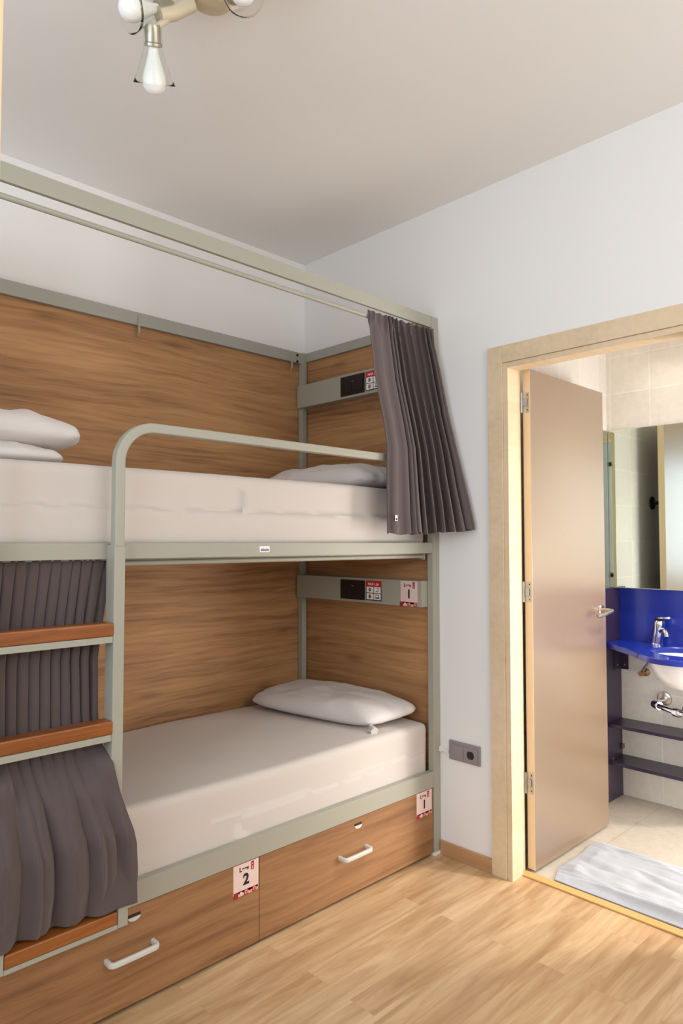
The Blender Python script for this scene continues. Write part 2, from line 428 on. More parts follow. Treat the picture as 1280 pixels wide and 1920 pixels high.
lathe(bm, [(0, 0), (.026, 0), (.026, .004), (.021, .009), (.0095, .010), (.0095, .042)], (hx, LY0, hz), (0, -1, 0), n=24)
path = [(hx, LY0-.036, hz)] + arc((hx-.014, LY0-.044, hz), (1, 0, 0), (0, -1, 0), .014, 0, 80, 6) + [(hx-.04, LY0-.060, hz-.003), (hx-.085, LY0-.056, hz-.010), (hx-.128, LY0-.046, hz-.016)]
ring_sweep(bm, path, circ(.0088, 12))
obj('door_handle', bm, 'satin', leaf)
bm = bmesh.new()
lathe(bm, [(0, 0), (.026, 0), (.026, .004), (.021, .009), (.0095, .010), (.0095, .045)], (hx, LY1, hz), (0, 1, 0), n=24)
ring_sweep(bm, [(hx, LY1+.042, hz), (hx-.06, LY1+.05, hz-.006), (hx-.125, LY1+.045, hz-.012)], circ(.0088, 12))
obj('door_handle', bm, 'satin', leaf)

# ------------------------------------------------------------------ bunk bed
bed = thing('bunk_bed', 'grey steel bunk bed with oak panels, ladder and two drawers in the room corner', 'bunk bed', (1.36, 2.25, 0))
XL = .34                                  # left end of the bed
PX0, PX1 = 2.317, 2.3605                  # right front post
def part(name, bm, mat, parent=None, label=None, **k):
    o = obj(name, bm, mat, parent or bed, **k)
    if label: o['label'] = label
    return o
def foot(p, x, y): part('foot_cap', box(x-.024, x+.024, y-.02, y+.02, 0, .012, .002), 'rubber', p)
p = part('front_post', box(PX0, PX1, YF, YF+.030, .010, 2.2635, .003), 'steel'); foot(p, (PX0+PX1)/2-.003, YF+.015)
p = part('front_post', box(XL, XL+.043, YF, YF+.030, .010, 2.2635, .003), 'steel'); foot(p, XL+.022, YF+.015)
for xa in (2.298, XL):
    part('back_post', box(xa, xa+.03, 2.640, 2.672, .010, 2.262, .003), 'steel')
part('top_rail', box(XL+.0435, PX0-.0005, YF+.001, YF+.015, 2.2135, 2.2635, .002), 'steel')
part('middle_rail', box(XL+.0435, PX0-.0005, YF, YF+.026, 1.2505, 1.2955, .002), 'steel')
part('lower_rail', box(XL+.0435, PX0-.0005, YF, YF+.026, .2795, .3455, .002), 'steel')
# rails against the walls
bm = box(XL, 2.335, 2.652, 2.672, 2.207, 2.262, .002); part('back_rail', bm, 'steel_dk')
bm = box(2.322, 2.342, YF+.031, 2.651, 2.216, 2.262, .002); part('end_rail', bm, 'steel_dk')
bm = box(XL, XL+.02, YF+.031, 2.639, 2.216, 2.262, .002); part('end_rail', bm, 'steel_dk')
part('back_panel', box(XL+.0005, 2.335, 2.6735, 2.688, .30, 2.240), 'oak')
part('end_panel', box(2.3345, 2.3555, YF+.031, 2.673, .30, 2.2155), 'oak_y')
part('end_panel', box(XL+.003, XL+.018, YF+.031, 2.639, .30, 2.2155), 'oak_y')
for x in (1.397, 2.235, .60):
    bm = bmesh.new(); bx(bm, x-.0045, x+.0045, 2.6465, 2.6535, 2.175, 2.250, .001); bx(bm, x-.002, x+.002, 2.6535, 2.66, 2.16, 2.178, .0005)
    part('panel_clip', bm, 'steel')
bm = bmesh.new()
for z in (2.246, 2.214): lathe(bm, [(0, 0), (.007, 0), (.006, .004), (0, .005)], (2.272, 2.652, z), (0, -1, 0), n=12)
part('corner_bolt', bm, 'dark')
# slatted bases that carry the mattresses
for z in (1.2465, .270):
    bm = bmesh.new()
    for i in range(12):
        x = .46+i*.155; bx(bm, x, x+.07, YF+.027, 2.651, z+.018, z+.030, .002)
    bx(bm, .40, 2.315, YF+.0265, YF+.05, z, z+.018); bx(bm, .40, 2.315, 2.62, 2.6515, z, z+.018)
    part('bed_base', bm, 'steel_dk')
# curtain rods with end brackets
def rod(y, z, x0, x1, r=.0085):
    p = part('curtain_rod', tube([(x0, y, z), (x1, y, z)], r), 'steel')
    for x in (x0+.002, x1-.010): part('rod_bracket', box(x, x+.008, y-.013, y+.013, z-.013, z+.02, .001), 'steel', p)
rod(1.848, 2.183, XL+.046, PX0-.002, .008)
rod(1.872, 1.2375, XL+.046, PX0-.006, .0085)

# ladder with the guard rail grown out of its right stile
lad = part('ladder', bmesh.new() if False else (lambda b: (
        bx(b, .545, .5775, 1.775, 1.8245, .265, 1.29, .003),
        bx(b, .872, .9045, 1.775, 1.8245, .47, 1.29, .003),
        bx(b, .872, .9045, 1.775, 1.8245, .32, .47, .003),
        b)[-1])(bmesh.new()), 'steel')
for x in (.578, .8965):
    part('ladder_hook', box(x, x+.029, 1.775, 1.8245, .265, .317, .002), 'steel', lad)
def step(z0, z1, x0, x1, yf, yb):
    s = part('ladder_step', box(x0, x1, yf, yb, z0, z1, .005, seg=3), 'step', lad)
    return s
for z in (1.027, .765): part('step_bracket', box(.578, .8715, 1.776, 1.822, z, z+.0175, .001), 'steel', lad)
part('step_bracket', box(.607, .896, 1.776, 1.824, .264, .2765, .001), 'steel', lad)
step(1.045, 1.081, .578, .8755, 1.7735, 1.8225)
step(.783, .819, .578, .8755, 1.7735, 1.8225)
step(.277, .311, .6075, .8955, 1.7735, 1.8235)
# guard: rectangular tube 29 x 26 mm
gz, gx, gy = 1.6225, .887, 1.788
rad = .105
def guard_path(x, sgn, xe):
    pts = [(x, gy, 1.288), (x, gy, 1.40), (x, gy, gz-rad)]
    pts += arc((x+sgn*rad, gy, gz-rad), (-sgn, 0, 0), (0, 0, 1), rad, 8, 90, 12)
    pts += [(xe-sgn*.05, gy, gz)] if abs(xe-x) > .3 else []
    return pts
pts = guard_path(gx, 1, 2.26) + [(2.265, gy, gz)] + [(2.292, gy+.004, gz), (2.310, gy+.018, gz), (2.3155, gy+.038, gz)]
part('guard_rail', ring_sweep(bmesh.new(), pts[:-3]+pts[-3:], rrect(.030, .028, .004, 3)), 'steel')
pts = guard_path(.561, -1, XL+.06) + [(XL+.05, gy+.03, gz)]
part('guard_rail', ring_sweep(bmesh.new(), pts, rrect(.030, .028, .004, 3)), 'steel')

# makers badge on the middle rail
bm = bmesh.new(); slab(bm, (1.423, YF-.0001, 1.2745), (1, 0, 0), (0, 0, 1), .042, .020, .0012, 0)
add_text(bm, 'abads', (1.423, YF-.0016, 1.2685), (1, 0, 0), (0, 0, 1), .0145, 1, bold=.0003)
part('maker_badge', bm, ['white', 'bluep'], label='small pale badge with blue lettering')

# numbered labels --------------------------------------------------
def number_label(name, c, right, num, parent, w=.098, h=.098, label=None):
    right = Vector(right); up = Vector((0, 0, 1)); n = right.cross(up); c = Vector(c)
    bm = bmesh.new()
    slab(bm, c+up*.004, right, up, w, h-.008, .0007, 0)
    f = c+n*.0007
    k = h/.1
    add_text(bm, 'Leev', f-right*.008*k+up*.026*k, right, up, .0205*k, 1, bold=.0007)
    s = f+right*.0255*k+up*.034*k
    slab(bm, s, right, up, .011*k, .026*k, .0006, 2)
    slab(bm, s+n*.0006-up*.006*k, right, up, .003*k, .010*k, .0003, 3)
    slab(bm, s+n*.0006+up*.005*k, right, up, .003*k, .004*k, .0003, 3)
    add_text(bm, str(num), f-up*.018*k, right, up, .048*k, 1, bold=.0018)
    y = -.043*k
    slab(bm, f-n*.0007+up*y, right, up, w*.96, .016*k, .0007, 3)
    slab(bm, f-right*.040*k+up*(y-.001), right, up, .017*k, .018*k, .0006, 2)
    for dx in (.0, .033):
        q = f+right*dx*k+up*y
        slab(bm, q, right, up, .017*k, .016*k, .0005, 2)
        slab(bm, q+n*.0005, right, up, .010*k, .010*k, .0003, 3)
        slab(bm, q+n*.0008, right, up, .005*k, .005*k, .0003, 2)
    slab(bm, f+right*.0165*k+up*y, right, up, .005*k, .005*k, .0006, 2)
    slab(bm, f-right*.020*k+up*y, right, up, .010*k, .010*k, .0005, 0)
    o = part(name, bm, ['card', 'ink', 'red', 'pinkp'], parent)
    o['label'] = 'pale pink label with black number %s and a row of red squares' % num
    return o

# drawers ------------------------------------------------------------
def drawer(x0, x1, hx0, hx1, lx, num, sx):
    zt, zb, yf = .2775, .012, 1.8285
    d = part('drawer', (lambda b: (bx(b, x0, x1, yf, yf+.018, zb, zt, .001), bx(b, x0+.02, x1-.02, yf+.018, 2.55, zb+.02, zt-.04), b)[-1])(bmesh.new()), 'oak_dim')
    # bow handle
    hz_, so = .160, .034
    r = .012
    path = [(hx0, yf+.001, hz_), (hx0, yf-so+r, hz_)] + arc((hx0+r, yf-so+r, hz_), (-1, 0, 0), (0, -1, 0), r, 15, 90, 5) + \
           [((hx0+hx1)/2, yf-so-.001, hz_)] + arc((hx1-r, yf-so+r, hz_), (0, -1, 0), (1, 0, 0), r, 0, 75, 5) + [(hx1, yf-so+r, hz_), (hx1, yf+.001, hz_)]
    part('drawer_handle', ring_sweep(bmesh.new(), path, rrect(.012, .0155, .004, 3), up=(0, 0, 1)), 'plastic_g', d)
    # half round finger lock
    bm = bmesh.new()
    n = 14; a = [Vector((lx+.019*math.cos(R(180+180*i/n)), yf-.0035, .250+.011*math.sin(R(180+180*i/n)))) for i in range(n+1)]
    A = [bm.verts.new(v) for v in a]; B = [bm.verts.new(v+Vector((0, .0034, 0))) for v in a]
    bm.faces.new(A); bm.faces.new(list(reversed(B)))
    for i in range(n+1): bm.faces.new((A[i], B[i], B[(i+1) % (n+1)], A[(i+1) % (n+1)]))
    bx(bm, lx-.018, lx+.020, yf-.0012, yf-.0001, .2505, .2575, 0, 1)
    bmesh.ops.recalc_face_normals(bm, faces=bm.faces[:])
    part('drawer_lock', bm, ['plastic_g', 'dark'], d)
    number_label('number_label', (sx, yf-.0001, .2275), (1, 0, 0), num, d)
    return d
drawer(1.4125, 2.3125, 1.772, 1.910, 1.868, 1, 2.2555)
drawer(.5065, 1.4105, .890, 1.030, .971, 2, 1.3575)

# power shelves on the end panel -----------------------------------------
def power_shelf(z0, z1, full):
    XS = 2.280
    s = part('power_shelf', box(XS, 2.334, 1.857, 2.662, z0, z1, .002), 'steel')
    zc = (z0+z1)/2
    bm = bmesh.new(); slab(bm, (XS-.0001, 2.2635, zc), (0, -1, 0), (0, 0, 1), .156, z1-z0-.022, .003, 0)
    # slight recess lines and USB slots of the socket plate
    slab(bm, (XS-.0031, 2.298, zc), (0, -1, 0), (0, 0, 1), .060, .062, .0015, 0)
    slab(bm, (XS-.0031, 2.226, zc), (0, -1, 0), (0, 0, 1), .060, .062, .0015, 0)
    for dz in (-.012, .012): slab(bm, (XS-.0046, 2.226, zc+dz), (0, -1, 0), (0, 0, 1), .016, .006, .0006, 1)
    slab(bm, (XS-.0046, 2.262, zc+.018), (0, -1, 0), (0, 0, 1), .010, .003, .0006, 2)
    lathe(bm, [(.021, 0), (.021, .001), (.018, .001), (.018, .0002)], (XS-.0046, 2.298, zc), (-1, 0, 0), n=24, mi=1, capends=False)
    part('socket_panel', bm, ['black', 'dark', 'socketg'], s)
    # red topped load warning
    bm = bmesh.new(); r_, u_ = Vector((0, -1, 0)), Vector((0, 0, 1)); yc, h = 2.1315, .088
    c = Vector((XS-.0001, yc, zc+.001)); nn = Vector((-1, 0, 0))
    slab(bm, c, r_, u_, .094, h, .0007, 0)
    f = c+nn*.0007
    slab(bm, f+u_*.030, r_, u_, .092, .026, .0004, 1)
    add_text(bm, 'MAX 1,5A', f+nn*.0004+u_*.0245, r_, u_, .0155, 2, bold=.0004)
    for i in (-1, 1):
        for j in (0, 1):
            q = f+r_*(i*.0225)+u_*(.004-j*.030)
            slab(bm, q, r_, u_, .041, .027, .0004, 2); g = q+nn*.0004
            if (i, j) == (-1, 0):      # round plug
                lathe(bm, [(0, 0), (.008, 0), (.008, .0003), (0, .0003)], g, nn, n=14, mi=0)
                for k in (-1, 1): slab(bm, g+r_*k*.003+nn*.0003, r_, u_, .0018, .006, .0003, 2)
            elif (i, j) == (1, 0):     # phone
                slab(bm, g+r_*.004, r_, u_, .008, .018, .0003, 0); slab(bm, g+r_*.004+nn*.0003, r_, u_, .005, .012, .0003, 2); slab(bm, g-r_*.004-u_*.007, r_, u_, .009, .0025, .0003, 0)
            elif (i, j) == (-1, 1):    # kettle
                lathe(bm, [(0, 0), (.0085, 0), (.0085, .0003), (0, .0003)], g-u_*.001, nn, n=14, mi=3); slab(bm, g+u_*.009, r_, u_, .012, .002, .0003, 0)
            else:                      # laptop
                slab(bm, g+u_*.002, r_, u_, .020, .014, .0003, 0); slab(bm, g+u_*.002+nn*.0003, r_, u_, .015, .009, .0003, 2); slab(bm, g-u_*.007, r_, u_, .027, .003, .0003, 0)
    o = part('warning_label', bm, ['ink', 'redhd', 'white', 'brass'], s); o['label'] = 'small label with red head reading MAX 1,5A over four icons'
    if full: number_label('number_label', (XS-.0001, 1.925, zc), (0, -1, 0), 1, s, w=.094, h=z1-z0-.006)
    return s
power_shelf(1.9745, 2.0885, False)
power_shelf(1.0225, 1.1335, True)

# ------------------------------------------------------------------ soft goods
def grid_mesh(fn, nu, nv):
    bm = bmesh.new(); V = [[bm.verts.new(fn(i/(nu-1), j/(nv-1))) for j in range(nv)] for i in range(nu)]
    for i in range(nu-1):
        for j in range(nv-1): bm.faces.new((V[i][j], V[i+1][j], V[i+1][j+1], V[i][j+1]))
    return bm
def nz(x, y, z=0, s=1.0): return noise.noise(Vector((x*s, y*s, z*s)))
def mattress(name, x0, x1, y0, y1, z0, z1, seed, label):
    bm = bmesh.new(); bmesh.ops.create_cube(bm, size=1)
    for v in bm.verts: v.co = Vector((lerp(x0, x1, v.co.x+.5), lerp(y0, y1, v.co.y+.5), lerp(z0, z1, v.co.z+.5)))
    bmesh.ops.subdivide_edges(bm, edges=bm.edges[:], cuts=1, use_grid_fill=True)
    bmesh.ops.bevel(bm, geom=[e for e in bm.edges if e.calc_face_angle(0) > .5], offset=.032, segments=5, affect='EDGES', profile=.6)
    # refine long faces
    for ax, n in ((0, 46), (1, 18), (2, 8)):
        lo, hi = ((x0, x1), (y0, y1), (z0, z1))[ax]
        for i in range(1, n):
            co = [0, 0, 0]; no = [0, 0, 0]; co[ax] = lerp(lo+.034, hi-.034, i/n); no[ax] = 1
            bmesh.ops.bisect_plane(bm, geom=bm.verts[:]+bm.edges[:]+bm.faces[:], plane_co=co, plane_no=no)
    for v in bm.verts:
        c = v.co; top = max(0, (c.z-z0)/(z1-z0)); u = (c.x-x0)/(x1-x0); w = (c.y-y0)/(y1-y0)
        if top > .5: c.z += .010*nz(c.x*1.3+seed, c.y*1.8)*top + .003*nz(c.x*5, c.y*6, seed)
        fold = .004*nz(c.x*1.6+seed, c.z*5, 3.1)+.0015*nz(c.x*5, c.z*4, seed)
        if w < .06: c.y += fold*sm(top)
        if u > .98 or u < .02: c.x += .004*nz(c.y*5, c.z*9, seed)
        if top < .12: c.y += (.004 if w < .5 else -.004)*(1-top/.12)
    bmesh.ops.recalc_face_normals(bm, faces=bm.faces[:])
    o = obj(name, bm, 'sheet', sharp=60); tag(o, label, 'mattress'); return o
mattress('mattress', .40, 2.305, 1.853, 2.645, 1.278, 1.515, 1.3, 'white sheeted mattress on the upper bunk behind the guard rail')
mattress('mattress', .40, 2.314, 1.853, 2.645, .302, .540, 8.7, 'white sheeted mattress on the lower bunk above the oak drawers')

def pillow(name, corners, z0, th, label, lift=(0, 0, 0, 0), seed=0, cat='pillow', wr=1.0, sag=0):
    """corners: 4 xy points (counter-clockwise); lift: extra z at each corner; closed cushion shape"""
    bm = bmesh.new(); n = 44; P = {}
    def base(u, v):
        a, b_, c, d = [Vector((*p, l)) for p, l in zip(corners, lift)]
        U, W = (u+1)/2, (v+1)/2
        return a*(1-U)*(1-W)+b_*U*(1-W)+c*U*W+d*(1-U)*W
    def ed(t): return math.copysign(1-(1-abs(t))**1.6, t)     # more rows near the hem
    V = {}
    for side in (1, -1):
        for i in range(n+1):
            for j in range(n+1):
                if side == -1 and (i in (0, n) or j in (0, n)): V[side, i, j] = V[1, i, j]; continue
                u, v = ed(-1+2*i/n), ed(-1+2*j/n)
                # edges bow in between the corners
                uu = u*(1-.03*(1-v*v)); vv = v*(1-.02*(1-u*u))
                rr = max(abs(u), abs(v)); q_ = (abs(u)*abs(v))**3; uu *= 1-.13*q_; vv *= 1-.09*q_
                p = base(uu, vv)
                h = max(0, (1-abs(u)**3.0))**.5*max(0, (1-abs(v)**3.6))**.5
                crease = 0
                e = max(abs(u), abs(v))
                crease = wr*(.010*nz(u*2.2+seed, v*2.6, seed)+.0055*nz(u*6+seed, v*5, 2)+.006*(e**3)*nz(math.atan2(v, u)*4.5+seed, e*1.2, seed))
                if side == 1: z = z0+th*(.34+.66*h)+crease*(h**.6)
                else: z = z0+th*.34-th*.34*min(1, h*1.25)
                V[side, i, j] = bm.verts.new((p.x+.004*wr*nz(u*4, v*4, seed+5), p.y+.004*wr*nz(v*4, u*4, seed+9), z+p.z))
    for side in (1, -1):
        for i in range(n):
            for j in range(n):
                q = [V[side, i, j], V[side, i+1, j], V[side, i+1, j+1], V[side, i, j+1]]
                bm.faces.new(q if side == 1 else q[::-1])
    # hem tuck at the near corner
    o = obj(name, bm, 'pillow', sharp=80)
    return tag(o, label, cat)
pl_low = pillow('pillow', [(2.015, 1.905), (2.318, 1.872), (2.318, 2.630), (1.905, 2.600)], .541, .098, 'white pillow on the lower bunk mattress against the oak end panel', lift=(0, .020, .022, 0), seed=2.2)
bm = bmesh.new(); ring_sweep(bm, [(2.040, 1.925, .562), (2.034, 1.906, .556), (2.028, 1.893, .550)], lambda t: circ(.008+.008*t, 10)); obj('pillowcase_tuck', bm, 'pillow', pl_low)
pillow('pillow', [(1.99, 1.92), (2.300, 1.885), (2.300, 2.62), (1.955, 2.61)], 1.518, .108, 'white pillow on the upper bunk, partly behind the hanging curtain', lift=(0, .012, .03, 0), seed=5.1, wr=1.3)
pillow('folded_blanket', [(.42, 1.93), (.825, 1.93), (.862, 2.36), (.42, 2.40)], 1.514, .068, 'folded white blanket on the upper bunk under the pillow at left', seed=9.4, cat='blanket', wr=1.6)
pillow('pillow', [(.42, 1.93), (.885, 1.95), (.925, 2.42), (.42, 2.46)], 1.570, .108, 'white pillow lying on the folded blanket at left of the upper bunk', lift=(0, .0, .0, 0), seed=12.9, wr=1.2)

def thicken(bm, t):
    bm.normal_update(); top = bm.verts[:]; n = len(top); nn = [v.normal.copy() for v in top]
    fs = bm.faces[:]; bd = [e for e in bm.edges if e.is_boundary]
    idx = {v: i for i, v in enumerate(top)}
    low = [bm.verts.new(v.co-nn[i]*t) for i, v in enumerate(top)]
    for f in fs: bm.faces.new([low[idx[v]] for v in reversed(f.verts)])
    for e in bd: bm.faces.new((e.verts[0], e.verts[1], low[idx[e.verts[1]]], low[idx[e.verts[0]]]))
    bmesh.ops.recalc_face_normals(bm, faces=bm.faces[:])
def cloth(name, fn, nu, nv, label, mat='curtain', th=.0022, parent=None, cat='curtain'):
    bm = grid_mesh(fn, nu, nv)
    bmesh.ops.recalc_face_normals(bm, faces=bm.faces[:])
    thicken(bm, th)
    o = obj(name, bm, mat, parent, sharp=75)
    if not parent: tag(o, label, cat)
    return o
# upper right curtain: hangs from the top rod and is thrown out over the guard rail
def cu_right(u, v):
    z = lerp(2.203, 1.328+.022*u**2, v)
    xl = pl([(0, 1.935), (.15, 1.938), (.5, 1.950), (.8, 1.940), (1, 1.932)], v)
    xr = pl([(0, 2.306), (.2, 2.322), (.4, 2.330), (1, 2.338)], v)
    yl = pl([(0, 1.842), (.3, 1.815), (.62, 1.755), (1, 1.742)], v)
    yr = pl([(0, 1.836), (.12, 1.815), (.45, 1.765), (.75, 1.705), (1, 1.655)], v)
    # the left third hangs flatter, pleats crowd to the right
    uu = curve1([(0, 0), (.22, .32), (1, 1)], u)
    x = lerp(xl, xr, uu); y = lerp(yl, yr, uu**1.15)
    k = sm(min(1, max(0, (u-.10)/.25)))
    ph = 2*math.pi*(u**.92)*11.5 + .7*nz(u*3, v*1.3, 4)
    amp = (.0095+.017*v**1.1)*(.25+.75*k)
    s = math.sin(ph+.5*v*math.sin(u*9))
    fl = math.copysign(abs(s)**.75, s)
    y += amp*fl*(-1) - .004
    x += amp*.75*math.cos(ph*1.0+.6)*(k)
    # rod pocket ruffle
    t = math.exp(-((v-.02)/.035)**2)
    y += t*.006*math.sin(u*140)+.004*math.exp(-((v-.05)/.02)**2)*math.sin(u*95)
    x += .0015*math.sin(u*60+v*5)*(1-v)
    y += .006*nz(u*5, v*4, 7.7)*v
    z += .004*math.sin(ph*.5)*v + .006*nz(u*9, 0, 3)*v*v + t*.003*math.sin(u*120)
    x = min(x, 2.350); 
    if z < 1.70: y = min(y, 1.765)
    if z > 2.150: y = min(y, 1.8365)
    if x > 2.300: y = min(y, 1.812)
    return Vector((x, y, z))
cr = cloth('curtain', cu_right, 340, 90, 'short taupe grey curtain gathered beside the upper bunk at the right post')
bm = bmesh.new(); slab(bm, (1.972, 1.7265, 1.388), (1, 0, 0), (0, 0, 1), .013, .022, .001, 0); slab(bm, (1.972, 1.7253, 1.384), (1, 0, 0), (0, 0, 1), .008, .008, .0004, 1)
obj('care_tag', bm, ['white', 'ink'], cr)
# lower left curtain: hangs behind two steps, then billows out onto the lowest step
def cu_left(u, v):
    zt = 1.262
    zb = .322
    z = lerp(zt, zb, v)
    xl = .400
    xr = pl([(0, .905), (.30, .866), (.53, .868), (.60, .876), (.72, .905), (.82, .932), (.92, .945), (1, .948)], v)
    ym = pl([(0, 1.856), (.06, 1.856), (.22, 1.860), (.45, 1.853), (.56, 1.838), (.66, 1.772), (.78, 1.748), (.90, 1.765), (1, 1.792)], v)
    x = lerp(xl, xr, u)
    nf = 17
    wob = 1.5*nz(u*4, v*1.1, 2) + .9*nz(u*9, v*2.2, 8)
    ph = 2*math.pi*u*nf + wob
    fade = 1-sm(min(1, max(0, (v-.42)/.35)))
    free = sm(min(1, max(0, (v-.55)/.25)))
    sn = math.sin(ph); cr_ = math.copysign(abs(sn)**.7, sn)
    y = ym + (.0055+.0065*math.sin(math.pi*min(1, v*1.6)))*cr_*(.12+.88*fade)*(.75+.5*nz(u*7, v*2, 30))
    # lower half opens into broad uneven pleats with sharp valleys
    p2 = 2*math.pi*(u*6.3 + .28*nz(u*3.1, v*.8, 5) + .10*(v-.6)) + 1.0
    w2 = 1-2*abs(math.sin(p2/2))**.8
    p3 = 2*math.pi*(u*13 + .3*nz(u*5, v, 15)) + 2.0
    y += free*(.0145*w2*(.8+.7*nz(u*4+9, v*1.2, 3)) + .0045*math.sin(p3)*(1.6-v))
    x += .005*math.cos(ph)*fade*(1-abs(2*u-1)**4)
    x += free*.007*math.sin(p2)*math.sin(math.pi*u)
    y += .006*nz(u*7, v*5, 1)*(.2+free)
    t = math.exp(-((v-.03)/.03)**2)
    y += t*.0035*math.sin(u*170+3*v)
    z += free*(.005*w2+.008*nz(u*5, 2, 6))*(v-.5)
    if z > .745: y = max(y, 1.8285)
    if z > 1.0: y = max(y, 1.829)
    if z > 1.19: y = min(max(1.8525, y), 1.8600)
    zz = min(1, max(0, (.752-z)/.05))
    lim = lerp(1.8285, 1.768, sm(zz))
    ex = max(min(1, max(0, (x-.80)/.06)), min(1, max(0, (.64-x)/.04)))
    if z < .752: y = min(y, lerp(y, lim, sm(ex)))
    if z < .37: y = min(y, 1.806)
    return Vector((x, y, z))
cloth('curtain', cu_left, 420, 130, 'long taupe grey curtain behind the ladder, hem resting on the lowest step')

# ------------------------------------------------------------------ wall socket with cable
ws = thing('wall_socket', 'grey double wall socket on the white wall between bed post and door casing', 'socket', (XW, 1.698, .402))
bm = box(XW-.0095, XW-.0003, 1.622, 1.775, .400, .478, .003); obj('cover_plate', bm, 'socketg', ws)
bm = box(XW-.012, XW-.0096, 1.702, 1.765, .408, .464, .001); obj('blank_insert', bm, 'socketg', ws)
bm = bmesh.new(); bx(bm, XW-.012, XW-.0096, 1.632, 1.6995, .408, .464, .001)
lathe(bm, [(.0215, 0), (.0215, .0015), (.019, .0015), (.0175, .0003)], (XW-.012, 1.666, .436), (-1, 0, 0), n=28, capends=False)
lathe(bm, [(0, 0), (.0185, 0), (.0185, .0004), (0, .0004)], (XW-.012, 1.666, .436), (-1, 0, 0), n=28, mi=1)
for dy in (-.0085, .0085): lathe(bm, [(0, 0), (.003, 0), (.003, .0008), (0, .0008)], (XW-.0124, 1.666+dy, .436), (-1, 0, 0), n=10, mi=2)
for dz in (-.017, .017): slab(bm, (XW-.0124, 1.666, .436+dz), (0, -1, 0), (0, 0, 1), .007, .003, .001, 3)
obj('socket_outlet', bm, ['socketg', 'dark', 'black', 'zinc'], ws)
bm = ring_sweep(bmesh.new(), [(XW-.006, 1.8235, .432), (XW-.007, 1.805, .430), (XW-.006, 1.790, .428), (XW-.007, 1.7765, .428)], rrect(.010, .011, .002, 2))
bx(bm, XW-.013, XW-.0005, 1.812, 1.8238, .420, .443, .002)
tag(obj('power_cable', bm, 'cable'), 'short white cable running from the bed post to the grey wall socket', 'cable')

# ------------------------------------------------------------------ ceiling lamp
lamp = thing('ceiling_lamp', 'ceiling spot lamp with clear glass bell shades and white bulbs', 'ceiling lamp', (.985, 1.545, ZC))
bm = bmesh.new(); lathe(bm, [(0, 0), (.058, 0), (.060, .01), (.056, .028), (.04, .036), (0, .038)], (.985, 1.50, ZC), (0, 0, -1), n=36)
obj('canopy', bm, 'lampbase', lamp)
def spot(origin, tip_dir, arm_from, L=.118, rim=.054):
    """glass bell shade: collar at origin, opening towards tip_dir"""
    O = Vector(origin); d = Vector(tip_dir).normalized()
    a = obj('lamp_arm', ring_sweep(bmesh.new(), [Vector(arm_from), lerp(Vector(arm_from), O, .5)+Vector((0, 0, -.004)), O], circ(.0085, 10)), 'lampbase', lamp)
    a2 = bmesh.new(); lathe(a2, [(0, -.012), (.018, -.012), (.020, -.004), (.020, .026), (.0225, .028), (.0225, .034), (.017, .036), (0, .036)], O, d, n=22)
    obj('lamp_holder', a2, 'lampmetal', lamp)
    prof = [(.0235, -.006), (.0240, .018), (.0245, .034), (.0275, .050), (.033, .068), (.042, .090), (.049, .106), (rim, L)]
    inner = [(r-.0016, h) for r, h in prof[::-1]]
    bm = bmesh.new(); lathe(bm, prof+inner, O, d, n=40, capends=False)
    bmesh.ops.recalc_face_normals(bm, faces=bm.faces[:])
    s = obj('lamp_shade', bm, 'glass', lamp, sharp=70)
    bm = bmesh.new(); lathe(bm, [(.0115, .036), (.0125, .044), (.015, .056), (.022, .078), (.0285, .098), (.0305, .112), (.0275, .127), (.019, .137), (.010, .1415), (0, .1425)], O, d, n=28)
    obj('light_bulb', bm, 'bulb', lamp, sharp=70)
spot((.847, 1.555, 2.597), (.31, .46, -.84), (.925, 1.535, 2.70))
spot((.890, 1.553, 2.676), (-.79, .06, -.40), (.950, 1.530, 2.715))
spot((1.002, 1.436, 2.712), (-.25, -.84, -.60), (.995, 1.47, 2.716))
obj('lamp_joint', ring_sweep(bmesh.new(), [(.860, 1.550, 2.640), (.900, 1.545, 2.665), (.945, 1.530, 2.705)], circ(.019, 16)), 'lampbase', lamp)

# ------------------------------------------------------------------ bathroom things
tag(obj('wall_mirror', box(3.487, 3.4918, .30, 1.5955, 1.067, 1.872, .0004), 'mirror'), 'large wall mirror above the blue splashback in the bathroom', 'mirror')
bm = bmesh.new(); bx(bm, 3.405, 3.4865, YS-.005, YS-.0002, 1.067, 1.872, .0004)
tag(obj('wall_mirror', bm, 'mirror'), 'narrow side mirror at right angles to the large bathroom mirror', 'mirror')
# vanity
van = thing('vanity_counter', 'cobalt blue washbasin counter with splashback and dark side panel in the bathroom', 'vanity', (3.40, 1.1, 0))
ZT = .797
cx, cy = 3.335, 1.165
half = [(3.392, 1.579), (3.366, 1.560), (3.325, 1.505), (3.287, 1.462), (3.25, 1.415), (3.21, 1.372), (3.17, 1.335), (3.125, 1.298), (3.092, 1.26), (3.072, 1.215), (3.064, cy)]
def dens(P, k=4):
    out = []
    for i in range(len(P)-1):
        p0 = Vector(P[max(i-1, 0)]); p1 = Vector(P[i]); p2 = Vector(P[i+1]); p3 = Vector(P[min(i+2, len(P)-1)])
        for j in range(k):
            t = j/k
            out.append(tuple(.5*((2*p1)+(p2-p0)*t+(2*p0-5*p1+4*p2-p3)*t*t+(3*p1-p0-3*p2+p3)*t**3)))
    out.append(P[-1]); return out
hf = dens(half)
front = hf + [(x, 2*cy-y) for x, y in hf[-2::-1]]
outer = [(XM-.0175, 1.579)] + front + [(XM-.0175, 2*cy-1.579)]
